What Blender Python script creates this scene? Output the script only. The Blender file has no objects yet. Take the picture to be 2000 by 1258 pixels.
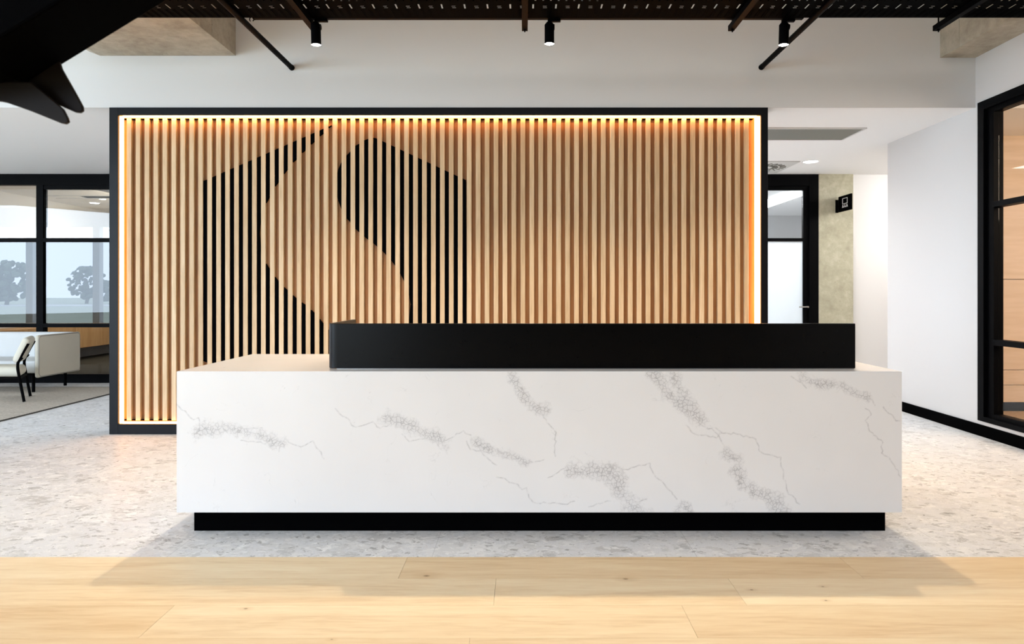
import bpy, bmesh, math, random
import numpy as np
from mathutils import Vector, Matrix, noise as mnoise
C = bpy.context.scene
COL = C.collection
F = 4000/3.0           # focal length in pixels of the 2000 px wide frame
VX, VY, CH = 1025.0, 570.0, 1.2
def W(px, py, Y):      # picture position at depth Y -> place in the room
    return Vector(((px-VX)*Y/F, Y, CH-(py-VY)*Y/F))

# ------------------------------------------------------------ camera
cam = bpy.data.cameras.new('camera'); camo = bpy.data.objects.new('camera', cam); COL.objects.link(camo)
camo.location = (0, 0, CH); camo.rotation_euler = (math.pi/2, 0, 0)
cam.sensor_width = 36; cam.lens = 24
cam.shift_x = -25/2000; cam.shift_y = -59/2000
cam.clip_start = 0.05; cam.clip_end = 400
cam.dof.use_dof = True; cam.dof.focus_distance = 4.5; cam.dof.aperture_fstop = 9
C.camera = camo
# ------------------------------------------------------------ sky and exposure
world = bpy.data.worlds.new('sky'); C.world = world; world.use_nodes = True
bg = world.node_tree.nodes['Background']; bg.inputs[0].default_value = (0.72, 0.83, 1.0, 1); bg.inputs[1].default_value = 7.5
C.view_settings.view_transform = 'Standard'; C.view_settings.look = 'None'
C.view_settings.exposure = 0.16; C.view_settings.gamma = 1.0; C.view_settings.use_curve_mapping = False
C.cycles.use_denoising = True
C.cycles.max_bounces = 10; C.cycles.diffuse_bounces = 5; C.cycles.glossy_bounces = 4; C.cycles.transparent_max_bounces = 12
C.cycles.sample_clamp_indirect = 6.0; C.cycles.caustics_reflective = False; C.cycles.caustics_refractive = False
# ------------------------------------------------------------ lights
def area(name, loc, aim, sx, sy, power, color, spread=180, portal=False):
    l = bpy.data.lights.new(name, 'AREA'); l.shape = 'RECTANGLE'; l.size = sx; l.size_y = sy
    l.energy = power; l.color = color; l.spread = math.radians(spread)
    if portal: l.cycles.is_portal = True
    o = bpy.data.objects.new(name, l); COL.objects.link(o); o.location = loc
    o.rotation_euler = (Vector(aim)-Vector(loc)).to_track_quat('-Z', 'Y').to_euler()
    return o
def spot(name, loc, aim, power, color, cone=100, blend=0.6, r=0.03):
    l = bpy.data.lights.new(name, 'SPOT'); l.energy = power; l.color = color; l.shadow_soft_size = r
    l.spot_size = math.radians(cone); l.spot_blend = blend
    o = bpy.data.objects.new(name, l); COL.objects.link(o); o.location = loc
    o.rotation_euler = (Vector(aim)-Vector(loc)).to_track_quat('-Z', 'Y').to_euler()
    return o
area('daylight_portal', (-12, -4.0, 1.65), (-12, 0, 1.65), 17.0, 3.3, 1, (1, 1, 1), portal=True)
area('daylight_left', (-7.6, 0.2, 1.8), (-1.0, 5.5, 1.2), 4.2, 2.6, 165, (0.60, 0.79, 1.0))
area('daylight_lounge', (-10.5, 2.0, 1.9), (-4.0, 7.0, 1.2), 4.0, 2.4, 150, (0.70, 0.84, 1.0))
area('foreground_fill_light', (0.3, -0.8, 3.8), (0.3, 0.2, 0), 6.5, 2.0, 124, (0.95, 0.96, 1.0))  # added fill overhead for desk front and foreground, no fixture modelled
area('corridor_fill_light', (0.6, 7.6, 2.70), (0.6, 7.6, 0), 2.4, 1.4, 120, (0.96, 0.98, 1.0))  # added fill hidden behind the feature wall, brightens the corridor
area('lounge_fill_light', (-9.6, 7.4, 2.72), (-9.0, 7.4, 0), 2.4, 1.6, 110, (0.92, 0.96, 1.0))  # added fill out of view at left, lifts lounge and low ceiling
area('meeting_room_light', (5.6, 4.2, 2.70), (5.4, 5.6, 0.6), 2.4, 2.4, 210, (1.0, 0.78, 0.58))
area('corridor_wall_fill', (5.3, 8.0, 2.70), (4.6, 9.2, 1.0), 0.7, 1.2, 60, (1.0, 0.97, 0.92))  # added fill hidden past the corner, brightens far wall and column
area('glass_room_light', (-6.4, 11.4, 2.68), (-8.2, 11.6, 1.6), 2.0, 2.6, 60, (1.0, 0.86, 0.66))
area('back_room_light', (3.2, 10.6, 2.65), (3.2, 10.4, 0), 0.9, 2.0, 95, (0.95, 0.97, 1.0))
SPOTS = [(618, 92, -0.10), (1073, 90, 0.0), (1530, 92, 0.10)]
for i, (px, py, tilt) in enumerate(SPOTS):
    p = W(px, py, 4.76)
    spot('track_spot_beam', p+Vector((0, -0.01, -0.012)), p+Vector((-tilt*2.0, -0.25, -2.0)), 135, (1.0, 0.82, 0.62), 108, 0.8, 0.03)

# ------------------------------------------------------------ node helpers
def mat(name, color=(0.5, 0.5, 0.5), rough=0.5, metal=0.0, spec=0.5, emit=None, estr=0.0, coat=0.0):
    m = bpy.data.materials.new(name); m.use_nodes = True
    b = m.node_tree.nodes['Principled BSDF']
    b.inputs['Base Color'].default_value = (*color, 1); b.inputs['Roughness'].default_value = rough
    b.inputs['Metallic'].default_value = metal; b.inputs['Specular IOR Level'].default_value = spec
    b.inputs['Coat Weight'].default_value = coat
    if emit: b.inputs['Emission Color'].default_value = (*emit, 1); b.inputs['Emission Strength'].default_value = estr
    return m
class N:
    """small wrapper for building node trees"""
    def __init__(s, m): s.m = m; s.t = m.node_tree; s.b = s.t.nodes['Principled BSDF']
    def new(s, typ, **kw):
        n = s.t.nodes.new(typ)
        for k, v in kw.items(): setattr(n, k, v)
        return n
    def link(s, a, b): s.t.links.new(a, b)
    def coord(s, scale=(1, 1, 1), loc=(0, 0, 0), rot=(0, 0, 0)):
        c = s.new('ShaderNodeTexCoord'); mp = s.new('ShaderNodeMapping')
        mp.inputs['Scale'].default_value = scale; mp.inputs['Location'].default_value = loc; mp.inputs['Rotation'].default_value = rot
        s.link(c.outputs['Object'], mp.inputs['Vector']); return mp.outputs[0]
    def noise(s, vec, scale=5, detail=4, rough=0.55, dist=0.0):
        n = s.new('ShaderNodeTexNoise'); n.inputs['Scale'].default_value = scale; n.inputs['Detail'].default_value = detail
        n.inputs['Roughness'].default_value = rough; n.inputs['Distortion'].default_value = dist
        s.link(vec, n.inputs['Vector']); return n
    def voro(s, vec, scale=5, feature='F1', rnd=1.0):
        n = s.new('ShaderNodeTexVoronoi', feature=feature); n.inputs['Scale'].default_value = scale
        n.inputs['Randomness'].default_value = rnd; s.link(vec, n.inputs['Vector']); return n
    def math(s, op, a, b=None, c=None, clamp=False):
        n = s.new('ShaderNodeMath', operation=op); n.use_clamp = clamp
        for i, v in enumerate((a, b, c)):
            if v is None: continue
            if isinstance(v, (int, float)): n.inputs[i].default_value = v
            else: s.link(v, n.inputs[i])
        return n.outputs[0]
    def ramp(s, fac, stops):
        n = s.new('ShaderNodeValToRGB'); e = n.color_ramp.elements
        while len(e) < len(stops): e.new(0.5)
        for i, (p, col) in enumerate(stops): e[i].position = p; e[i].color = (*col, 1)
        s.link(fac, n.inputs[0]); return n.outputs[0]
    def mr(s, v, a, b, c=0.0, d=1.0, smooth=False):
        n = s.new('ShaderNodeMapRange'); n.clamp = True
        if smooth: n.interpolation_type = 'SMOOTHSTEP'
        s.link(v, n.inputs[0])
        for i, x in enumerate((a, b, c, d)): n.inputs[i+1].default_value = x
        return n.outputs[0]
    def mix(s, fac, a, b, blend='MIX'):
        n = s.new('ShaderNodeMix', data_type='RGBA', blend_type=blend)
        for k, v in ((0, fac), (6, a), (7, b)):
            if isinstance(v, (int, float)): n.inputs[k].default_value = v
            elif isinstance(v, tuple): n.inputs[k].default_value = (*v, 1)
            else: s.link(v, n.inputs[k])
        return n.outputs[2]
    def bump(s, h, strength=0.2, dist=0.01):
        n = s.new('ShaderNodeBump'); n.inputs['Strength'].default_value = strength; n.inputs['Distance'].default_value = dist
        s.link(h, n.inputs['Height']); s.link(n.outputs[0], s.b.inputs['Normal'])

# ------------------------------------------------------------ materials
M = {}
M['white_wall'] = mat('white_wall_paint', (0.67, 0.67, 0.675), 0.7, spec=0.3)
n = N(M['white_wall']); nz = n.noise(n.coord(), 180, 2); n.bump(nz.outputs[0], 0.05, 0.001)
M['ceiling'] = mat('ceiling_paint', (0.88, 0.88, 0.88), 0.8, spec=0.2)
n = N(M['ceiling']); nz = n.noise(n.coord(), 150, 2); n.bump(nz.outputs[0], 0.04, 0.001)
M['black'] = mat('black_powdercoat', (0.0012, 0.0012, 0.0015), 0.5, spec=0.025)
n = N(M['black']); nz = n.noise(n.coord(), 600, 1); n.bump(nz.outputs[0], 0.05, 0.0005)
M['black_frame'] = mat('black_frame_metal', (0.0022, 0.0026, 0.0042), 0.42, spec=0.17)
M['black_joinery'] = mat('black_window_metal', (0.0014, 0.0015, 0.002), 0.5, spec=0.04)
n = N(M['black_frame']); nz = n.noise(n.coord(), 400, 1); n.bump(nz.outputs[0], 0.05, 0.0005)
M['black_matte'] = mat('black_matte_laminate', (0.0012, 0.0012, 0.0014), 0.7, spec=0.005)
n = N(M['black_matte']); nz = n.noise(n.coord(), 300, 1); n.link(n.mr(nz.outputs[0], 0, 1, 0.5, 0.6), n.b.inputs['Roughness'])
M['black_screen'] = mat('black_satin_screen', (0.0010, 0.0010, 0.0013), 0.24, spec=0.14)
n = N(M['black_screen']); nz = n.noise(n.coord(), 60, 2); n.link(n.mr(nz.outputs[0], 0, 1, 0.26, 0.31), n.b.inputs['Roughness'])
M['unseen_dark'] = mat('unseen_dark_wall', (0.02, 0.02, 0.022), 0.6, spec=0.1)  # dark finish put on the unseen rear wall to keep screen reflections black
M['bronze_black'] = mat('dark_bronze_edge', (0.010, 0.007, 0.005), 0.5, spec=0.15)
M['grey_metal'] = mat('galvanised_metal', (0.35, 0.35, 0.34), 0.35, 0.8)
M['steel'] = mat('brushed_steel', (0.55, 0.55, 0.56), 0.3, 1.0)
M['ivory_trim'] = mat('light_grey_trim', (0.62, 0.62, 0.60), 0.5)
M['vent_grey'] = mat('vent_grey', (0.17, 0.17, 0.15), 0.6)
M['dark_carpet'] = mat('dark_carpet', (0.06, 0.055, 0.045), 0.95, spec=0.1)
n = N(M['dark_carpet']); nz = n.noise(n.coord(), 300, 3); n.bump(nz.outputs[0], 0.4, 0.003)
M['led'] = mat('warm_light_strip', (1, 0.8, 0.5), 0.5, emit=(1.0, 0.42, 0.11), estr=60)
M['led_soft'] = mat('warm_light_strip_lower', (1, 0.8, 0.5), 0.5, emit=(1.0, 0.42, 0.12), estr=11)
M['lamp_face'] = mat('lamp_face', (1, 1, 1), 0.5, emit=(1.0, 0.97, 0.92), estr=22)
M['downlight_face'] = mat('downlight_face', (1, 1, 1), 0.5, emit=(1.0, 0.99, 0.95), estr=14)
M['led_line'] = mat('led_line', (1, 1, 1), 0.5, emit=(1.0, 0.72, 0.45), estr=5)
M['led_cool'] = mat('cool_led_line', (1, 1, 1), 0.5, emit=(0.95, 0.98, 1.0), estr=8)
M['sign_white'] = mat('white_vinyl', (0.85, 0.85, 0.85), 0.5)

def wood(name, dark, mid, light, pitch=None, axis='Z', rough=0.5, gs=1.0):
    m = mat(name, mid, rough, spec=0.35); n = N(m)
    st = {'Z': (1, 1, 0.06), 'X': (0.06, 1, 1), 'Y': (1, 0.06, 1)}[axis]
    v = n.coord(st)
    a = n.noise(v, 60*gs, 5, 0.6, 0.3); b = n.noise(v, 8*gs, 3, 0.5, 0.4)
    f = n.math('ADD', n.math('MULTIPLY', a.outputs[0], 0.6), n.math('MULTIPLY', b.outputs[0], 0.4))
    col = n.ramp(f, [(0.33, dark), (0.5, mid), (0.66, light)])
    if pitch:
        c = n.new('ShaderNodeTexCoord'); sx = n.new('ShaderNodeSeparateXYZ'); n.link(c.outputs['Object'], sx.inputs[0])
        k = n.math('FLOOR', n.math('MULTIPLY', n.math('ADD', sx.outputs[0], pitch[1]), 1/pitch[0]))
        wn = n.new('ShaderNodeTexWhiteNoise', noise_dimensions='1D'); n.link(k, wn.inputs['W'])
        col = n.mix(1.0, col, n.ramp(wn.outputs[0], [(0, (0.86, 0.85, 0.83)), (1, (1.0, 1.0, 1.0))]), 'MULTIPLY')
    n.link(col, n.b.inputs['Base Color']); n.bump(a.outputs[0], 0.08, 0.002)
    return m
M['oak_panel'] = wood('oak_cabinet', (0.42, 0.24, 0.10), (0.52, 0.31, 0.14), (0.60, 0.38, 0.19))
PITCH = 17.487*5.775/F
GAP0 = (243.1-VX)*5.775/F
M['oak_slat'] = wood('pale_oak_slat', (0.57, 0.385, 0.215), (0.71, 0.51, 0.305), (0.80, 0.615, 0.40), pitch=(PITCH, -GAP0+10*PITCH))
M['oak_backing'] = wood('brown_oak_backing', (0.23, 0.095, 0.030), (0.30, 0.135, 0.044), (0.37, 0.175, 0.064))
M['peach_wall'] = mat('peach_panel', (0.62, 0.47, 0.33), 0.55)
n = N(M['peach_wall']); nz = n.noise(n.coord((0.1, 1, 1)), 20, 4)
n.link(n.ramp(nz.outputs[0], [(0.3, (0.58, 0.43, 0.29)), (0.7, (0.66, 0.51, 0.37))]), n.b.inputs['Base Color'])

# concrete
def concrete(name, a, b, c):
    m = mat(name, b, 0.75, spec=0.3); n = N(m); v = n.coord()
    n1 = n.noise(v, 2.2, 6, 0.65, 0.5); n2 = n.noise(v, 14, 6, 0.7); n3 = n.voro(v, 26)
    f = n.math('ADD', n.math('MULTIPLY', n1.outputs[0], 0.6), n.math('MULTIPLY', n2.outputs[0], 0.4))
    col = n.ramp(f, [(0.35, a), (0.5, b), (0.66, c)])
    pit = n.mr(n3.outputs['Distance'], 0.05, 0.12, 0.0, 1.0)
    gate = n.mr(n.noise(v, 5, 2).outputs[0], 0.55, 0.6, 0.0, 1.0)
    pit2 = n.math('MAXIMUM', pit, n.math('SUBTRACT', 1.0, gate))
    col = n.mix(pit2, tuple(x*0.45 for x in a), col)
    n.link(col, n.b.inputs['Base Color']); n.bump(n2.outputs[0], 0.25, 0.006)
    return m
M['concrete'] = concrete('raw_concrete', (0.27, 0.24, 0.19), (0.38, 0.345, 0.28), (0.50, 0.46, 0.38))
M['concrete_col'] = concrete('pale_raw_concrete', (0.30, 0.285, 0.21), (0.40, 0.385, 0.29), (0.53, 0.52, 0.42))

# terrazzo with stone flakes
m = M['terrazzo'] = mat('stone_terrazzo', (0.6, 0.6, 0.6), 0.35, spec=0.07); n = N(m)
v = n.coord((0.8, 1, 1), rot=(0, 0, 0.35))
warp = n.noise(v, 11, 5, 0.7); wv = n.new('ShaderNodeVectorMath', operation='MULTIPLY_ADD')
n.link(warp.outputs['Color'], wv.inputs[0]); wv.inputs[1].default_value = (0.14, 0.10, 0.0); n.link(v, wv.inputs[2]); wv = wv.outputs[0]
base = n.ramp(n.noise(v, 1.6, 5, 0.6).outputs[0], [(0.3, (0.72, 0.725, 0.74)), (0.7, (0.82, 0.825, 0.835))])
col = n.mix(n.mr(n.noise(v, 160, 3, 0.8).outputs[0], 0.35, 0.65), (0.86, 0.86, 0.86), (1, 1, 1)); col = n.mix(1.0, base, col, 'MULTIPLY')
region = n.mr(n.noise(v, 2.3, 3).outputs[0], 0.42, 0.6)
for scale, thr, size, lo, hi in ((7, 0.60, 0.48, 0.42, 0.86), (15, 0.50, 0.50, 0.34, 0.90), (34, 0.52, 0.48, 0.28, 0.90), (85, 0.50, 0.48, 0.28, 0.90)):
    vo = n.voro(wv, scale); sep = n.new('ShaderNodeSeparateColor'); n.link(vo.outputs['Color'], sep.inputs[0])
    edge = n.voro(wv, scale, 'DISTANCE_TO_EDGE')
    inside = n.mr(edge.outputs['Distance'], 0.04, 0.12)
    pick = n.mr(n.math('ADD', sep.outputs[0], n.math('MULTIPLY', region, 0.22)), thr+0.2, thr+0.22)
    tone = n.ramp(sep.outputs[1], [(0.0, (lo, lo*0.98, lo*0.95)), (0.18, (0.55, 0.55, 0.54)), (0.55, (0.70, 0.70, 0.69)), (1.0, (hi, hi, hi*0.99))])
    tone = n.mix(0.22, tone, base)
    col = n.mix(n.math('MULTIPLY', n.math('MULTIPLY', inside, pick), 0.85), col, tone)
dk = n.voro(wv, 30); sep = n.new('ShaderNodeSeparateColor'); n.link(dk.outputs['Color'], sep.inputs[0])
dots = n.math('MULTIPLY', n.mr(sep.outputs[2], 0.955, 0.96), n.mr(n.math('ADD', dk.outputs['Distance'], n.math('MULTIPLY', n.noise(v, 60, 3).outputs[0], 0.3)), 0.48, 0.40))
col = n.mix(n.math('MULTIPLY', dots, 0.5), col, (0.16, 0.155, 0.15))
# tile joints every 1.2 m x 0.6 m
c = n.new('ShaderNodeTexCoord'); sx = n.new('ShaderNodeSeparateXYZ'); n.link(c.outputs['Object'], sx.inputs[0])
jx = n.math('PINGPONG', n.math('ADD', sx.outputs[0], 0.42), 0.6); jy = n.math('PINGPONG', n.math('ADD', sx.outputs[1], 0.71), 0.6)
jn = n.mr(n.math('MINIMUM', jx, jy), 0.001, 0.002)
col = n.mix(n.math('MULTIPLY', n.math('SUBTRACT', 1.0, jn), 0.35), col, (0.3, 0.3, 0.3))
n.link(col, n.b.inputs['Base Color'])
n.link(n.mr(n.noise(v, 12, 3).outputs[0], 0.3, 0.7, 0.36, 0.50), n.b.inputs['Roughness'])

# timber floor: per plank tone comes from an attribute
m = M['timber'] = mat('oak_floorboards', (0.7, 0.5, 0.3), 0.42, spec=0.2); n = N(m)
at = n.new('ShaderNodeAttribute', attribute_name='plank'); sep = n.new('ShaderNodeSeparateColor'); n.link(at.outputs['Color'], sep.inputs[0])
mp = n.new('ShaderNodeVectorMath', operation='MULTIPLY_ADD'); n.link(at.outputs['Color'], mp.inputs[0]); mp.inputs[1].default_value = (13, 17, 5)
n.link(n.coord((0.10, 1, 1)), mp.inputs[2])
g1 = n.noise(mp.outputs[0], 55, 5, 0.62, 0.5); g2 = n.noise(mp.outputs[0], 7, 4, 0.55, 1.2)
f = n.math('ADD', n.math('MULTIPLY', g1.outputs[0], 0.45), n.math('MULTIPLY', g2.outputs[0], 0.55))
col = n.ramp(f, [(0.30, (0.66, 0.47, 0.27)), (0.48, (0.79, 0.62, 0.40)), (0.66, (0.86, 0.72, 0.50))])
col = n.mix(1.0, col, n.ramp(sep.outputs[0], [(0, (0.84, 0.74, 0.62)), (0.5, (0.98, 0.96, 0.92)), (1, (1.07, 1.09, 1.11))]), 'MULTIPLY')
tc = n.new('ShaderNodeTexCoord')
for (px, py, rx) in ((833, 1125, 1.0), (1222, 1131, 0.9), (1613, 1173, 0.4), (1468, 1152, 0.45), (648, 1249, 0.4), (1607, 1146, 0.4), (480, 1189, 0.5)):
    Yk = CH*F/(py-VY); Xk = (px-VX)*Yk/F
    d = n.new('ShaderNodeVectorMath', operation='SUBTRACT'); n.link(tc.outputs['Object'], d.inputs[0]); d.inputs[1].default_value = (Xk, Yk, 0)
    sc = n.new('ShaderNodeVectorMath', operation='MULTIPLY'); n.link(d.outputs[0], sc.inputs[0]); sc.inputs[1].default_value = (38/rx, 62/rx, 0)
    ln = n.new('ShaderNodeVectorMath', operation='LENGTH'); n.link(sc.outputs[0], ln.inputs[0])
    w_ = n.math('ADD', ln.outputs['Value'], n.math('MULTIPLY', g1.outputs[0], 0.9))
    col = n.mix(n.math('MULTIPLY', n.mr(w_, 0.6, 1.1, 1.0, 0.0), 0.85), col, (0.10, 0.05, 0.02))
    col = n.mix(n.mr(w_, 0.8, 3.2, 0.30, 0.0), col, (0.50, 0.29, 0.12))
n.link(col, n.b.inputs['Base Color']); n.bump(g1.outputs[0], 0.05, 0.002)

# marble with veins placed on the front panel by an attribute
m = M['marble'] = mat('white_veined_quartz', (0.84, 0.84, 0.84), 0.24, spec=0.5); n = N(m); v = n.coord()
at = n.new('ShaderNodeAttribute', attribute_name='vein'); sep = n.new('ShaderNodeSeparateColor'); n.link(at.outputs['Color'], sep.inputs[0])
warp = n.noise(v, 40, 3); wv = n.new('ShaderNodeVectorMath', operation='MULTIPLY_ADD')
n.link(warp.outputs['Color'], wv.inputs[0]); wv.inputs[1].default_value = (0.020, 0.020, 0.020); n.link(v, wv.inputs[2])
cr = n.voro(wv.outputs[0], 54, 'DISTANCE_TO_EDGE'); cr2 = n.voro(wv.outputs[0], 120, 'DISTANCE_TO_EDGE')
line = n.math('MAXIMUM', n.mr(cr.outputs['Distance'], 0.02, 0.12, 1, 0), n.math('MULTIPLY', n.mr(cr2.outputs['Distance'], 0.02, 0.12, 1, 0), 0.3))
bn = n.math('ADD', sep.outputs[0], n.math('MULTIPLY', n.math('SUBTRACT', n.noise(v, 16, 5, 0.65).outputs[0], 0.5), 2.2))
band = n.math('MULTIPLY', n.mr(bn, 0.40, 1.05), n.mr(sep.outputs[0], 0.0, 0.15))
bf = n.math('MULTIPLY', band, n.math('ADD', n.math('MULTIPLY', line, 0.52), 0.14))
hn = n.mr(n.noise(v, 45, 3, 0.7).outputs[0], 0.35, 0.6)
hf = n.math('MULTIPLY', sep.outputs[1], n.math('ADD', n.math('MULTIPLY', hn, 0.52), 0.06))
fa = n.noise(v, 4.5, 5, 0.6, 0.8); thin = n.math('ABSOLUTE', n.math('SUBTRACT', fa.outputs[0], 0.5))
fv = n.math('MULTIPLY', n.mr(thin, 0.0, 0.006, 1, 0), n.mr(n.noise(v, 9, 3).outputs[0], 0.56, 0.66, 0, 0.22))
tot = n.math('ADD', n.math('MAXIMUM', bf, hf), fv, clamp=True)
basec = n.ramp(n.noise(v, 1.3, 3).outputs[0], [(0.3, (0.73, 0.73, 0.735)), (0.7, (0.78, 0.78, 0.785))])
n.link(n.mix(tot, basec, (0.27, 0.27, 0.285)), n.b.inputs['Base Color'])

# fabrics
def fabric(name, col, sc=500):
    m = mat(name, col, 0.9, spec=0.15); n = N(m); v = n.coord(); a = n.noise(v, sc, 2); b = n.noise(v, 6, 3)
    n.link(n.mix(1.0, n.mix(b.outputs[0], tuple(x*0.93 for x in col), col), n.ramp(a.outputs[0], [(0.3, (0.9, 0.9, 0.9)), (0.7, (1, 1, 1))]), 'MULTIPLY'), n.b.inputs['Base Color'])
    n.bump(a.outputs[0], 0.2, 0.002); return m
M['cream_fabric'] = fabric('cream_upholstery', (0.66, 0.63, 0.53))
M['grey_fabric'] = fabric('pale_grey_upholstery', (0.66, 0.68, 0.68))
M['piping'] = fabric('grey_piping', (0.30, 0.29, 0.27))
m = M['rug'] = mat('woven_rug', (0.4, 0.36, 0.3), 0.95, spec=0.1); n = N(m)
wv = n.new('ShaderNodeTexWave', wave_type='BANDS', bands_direction='Y'); wv.inputs['Scale'].default_value = 9.5; wv.inputs['Distortion'].default_value = 1.5; wv.inputs['Detail'].default_value = 2
wv.inputs['Detail Scale'].default_value = 3
n.link(n.coord(), wv.inputs['Vector'])
w2 = n.noise(n.coord(), 60, 4, 0.7)
f = n.math('ADD', n.math('MULTIPLY', wv.outputs['Fac'], 0.6), n.math('MULTIPLY', w2.outputs[0], 0.5))
n.link(n.ramp(f, [(0.25, (0.20, 0.17, 0.14)), (0.55, (0.52, 0.47, 0.40)), (0.8, (0.66, 0.61, 0.53))]), n.b.inputs['Base Color']); n.bump(f, 0.4, 0.004)
M['rug_edge'] = mat('rug_binding', (0.05, 0.045, 0.04), 0.9)
m = M['brown_carpet'] = mat('brown_carpet', (0.35, 0.24, 0.14), 0.95, spec=0.1); n = N(m)
w2 = n.noise(n.coord((0.3, 1, 1)), 120, 4, 0.7); n.link(n.ramp(w2.outputs[0], [(0.3, (0.25, 0.16, 0.08)), (0.7, (0.45, 0.32, 0.20))]), n.b.inputs['Base Color'])
m = M['leaf'] = mat('tree_foliage', (0.05, 0.08, 0.04), 0.8, spec=0.2); n = N(m)
n.link(n.ramp(n.noise(n.coord(), 1.5, 4).outputs[0], [(0.3, (0.05, 0.075, 0.05)), (0.7, (0.11, 0.15, 0.09))]), n.b.inputs['Base Color'])
M['bark'] = mat('tree_bark', (0.10, 0.08, 0.06), 0.9)
m = M['grass'] = mat('lawn_grass', (0.12, 0.17, 0.06), 0.9); n = N(m)
n.link(n.ramp(n.noise(n.coord(), 0.8, 4).outputs[0], [(0.3, (0.34, 0.37, 0.27)), (0.7, (0.44, 0.47, 0.36))]), n.b.inputs['Base Color'])
M['path'] = mat('pale_path', (0.6, 0.6, 0.58), 0.8)

def glass(name, tint=(0.97, 0.98, 0.98), ior=1.5, rough=0.0, veil=0.0, veilcol=(0.8, 0.85, 0.88)):
    m = bpy.data.materials.new(name); m.use_nodes = True; t = m.node_tree; t.nodes.clear()
    out = t.nodes.new('ShaderNodeOutputMaterial'); mx = t.nodes.new('ShaderNodeMixShader'); fr = t.nodes.new('ShaderNodeFresnel'); ge = t.nodes.new('ShaderNodeNewGeometry'); mm = t.nodes.new('ShaderNodeMapRange'); mm.inputs[3].default_value = ior; mm.inputs[4].default_value = 1/ior
    t.links.new(ge.outputs['Backfacing'], mm.inputs[0]); t.links.new(mm.outputs[0], fr.inputs[0])
    tr = t.nodes.new('ShaderNodeBsdfTransparent'); tr.inputs[0].default_value = (*tint, 1)
    gl = t.nodes.new('ShaderNodeBsdfGlossy'); gl.inputs['Roughness'].default_value = rough
    src = tr.outputs[0]
    if veil:
        df = t.nodes.new('ShaderNodeBsdfDiffuse'); df.inputs[0].default_value = (*veilcol, 1)
        tl = t.nodes.new('ShaderNodeBsdfTranslucent'); tl.inputs[0].default_value = (*veilcol, 1)
        m1 = t.nodes.new('ShaderNodeMixShader'); m1.inputs[0].default_value = 0.55; t.links.new(df.outputs[0], m1.inputs[1]); t.links.new(tl.outputs[0], m1.inputs[2])
        m2 = t.nodes.new('ShaderNodeMixShader'); m2.inputs[0].default_value = veil; t.links.new(tr.outputs[0], m2.inputs[1]); t.links.new(m1.outputs[0], m2.inputs[2]); src = m2.outputs[0]
    t.links.new(fr.outputs[0], mx.inputs[0]); t.links.new(src, mx.inputs[1]); t.links.new(gl.outputs[0], mx.inputs[2]); t.links.new(mx.outputs[0], out.inputs[0])
    return m
M['glass'] = glass('clear_glass', ior=1.28)
M['glass_low_iron'] = glass('reflective_glass', ior=1.75)
M['glass_film'] = glass('tinted_film_glass', tint=(0.20, 0.25, 0.30), ior=1.85)
M['glass_frost'] = glass('frosted_glass', tint=(0.9, 0.93, 0.95), rough=0.15, veil=0.85, veilcol=(0.82, 0.87, 0.90))

# ------------------------------------------------------------ mesh helpers
def box(bm, x0, x1, y0, y1, z0, z1, bev=0.0, seg=2):
    vs = [bm.verts.new((x, y, z)) for x in (x0, x1) for y in (y0, y1) for z in (z0, z1)]
    fs = [bm.faces.new([vs[i] for i in q]) for q in ((0, 1, 3, 2), (4, 6, 7, 5), (0, 4, 5, 1), (2, 3, 7, 6), (0, 2, 6, 4), (1, 5, 7, 3))]
    if bev:
        es = list({e for f in fs for e in f.edges})
        bmesh.ops.bevel(bm, geom=es, offset=bev, segments=seg, profile=0.5, affect='EDGES')
def cyl(bm, a, b, r, n_=20, r2=None, cap=True):
    a = Vector(a); b = Vector(b); d = b-a; q = d.to_track_quat('Z', 'Y').to_matrix().to_4x4()
    r2 = r if r2 is None else r2
    bmesh.ops.create_cone(bm, cap_ends=cap, segments=n_, radius1=r, radius2=r2, depth=d.length, matrix=Matrix.Translation((a+b)/2) @ q)
def tube(bm, pts, r, n_=10, closed=False):
    pts = [Vector(p) for p in pts]; rings = []
    up = Vector((0.13, 0.31, 0.94))
    L = len(pts)
    for i, p in enumerate(pts):
        a = pts[(i-1) % L] if (closed or i > 0) else p; b = pts[(i+1) % L] if (closed or i < L-1) else p
        t = (b-a).normalized(); s = t.cross(up).normalized(); u = s.cross(t).normalized()
        rings.append([bm.verts.new(p+(s*math.cos(k*2*math.pi/n_)+u*math.sin(k*2*math.pi/n_))*r) for k in range(n_)])
    rng = range(L) if closed else range(L-1)
    for i in rng:
        A, B = rings[i], rings[(i+1) % L]
        for k in range(n_): bm.faces.new((A[k], A[(k+1) % n_], B[(k+1) % n_], B[k]))
    if not closed:
        bm.faces.new(rings[0][::-1]); bm.faces.new(rings[-1])
def smooth_path(pts, n_=6):
    P = [Vector(p) for p in pts]; out = []
    for i in range(len(P)-1):
        p0 = P[max(i-1, 0)]; p1 = P[i]; p2 = P[i+1]; p3 = P[min(i+2, len(P)-1)]
        for k in range(n_):
            t = k/n_; out.append(0.5*((2*p1)+(p2-p0)*t+(2*p0-5*p1+4*p2-p3)*t*t+(3*p1-p0-3*p2+p3)*t**3))
    out.append(P[-1]); return out
def prism(bm, poly, axis, a, b):
    """poly: 2-D outline; axis 'y': (x,z) swept a..b in y; 'z': (x,y); 'x': (y,z)"""
    def P(u, v, w): return {'y': (u, w, v), 'z': (u, v, w), 'x': (w, u, v)}[axis]
    A = [bm.verts.new(P(u, v, a)) for u, v in poly]; B = [bm.verts.new(P(u, v, b)) for u, v in poly]
    k = len(poly); bm.faces.new(A); bm.faces.new(B[::-1])
    for i in range(k): bm.faces.new((A[i], B[i], B[(i+1) % k], A[(i+1) % k]))
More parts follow.
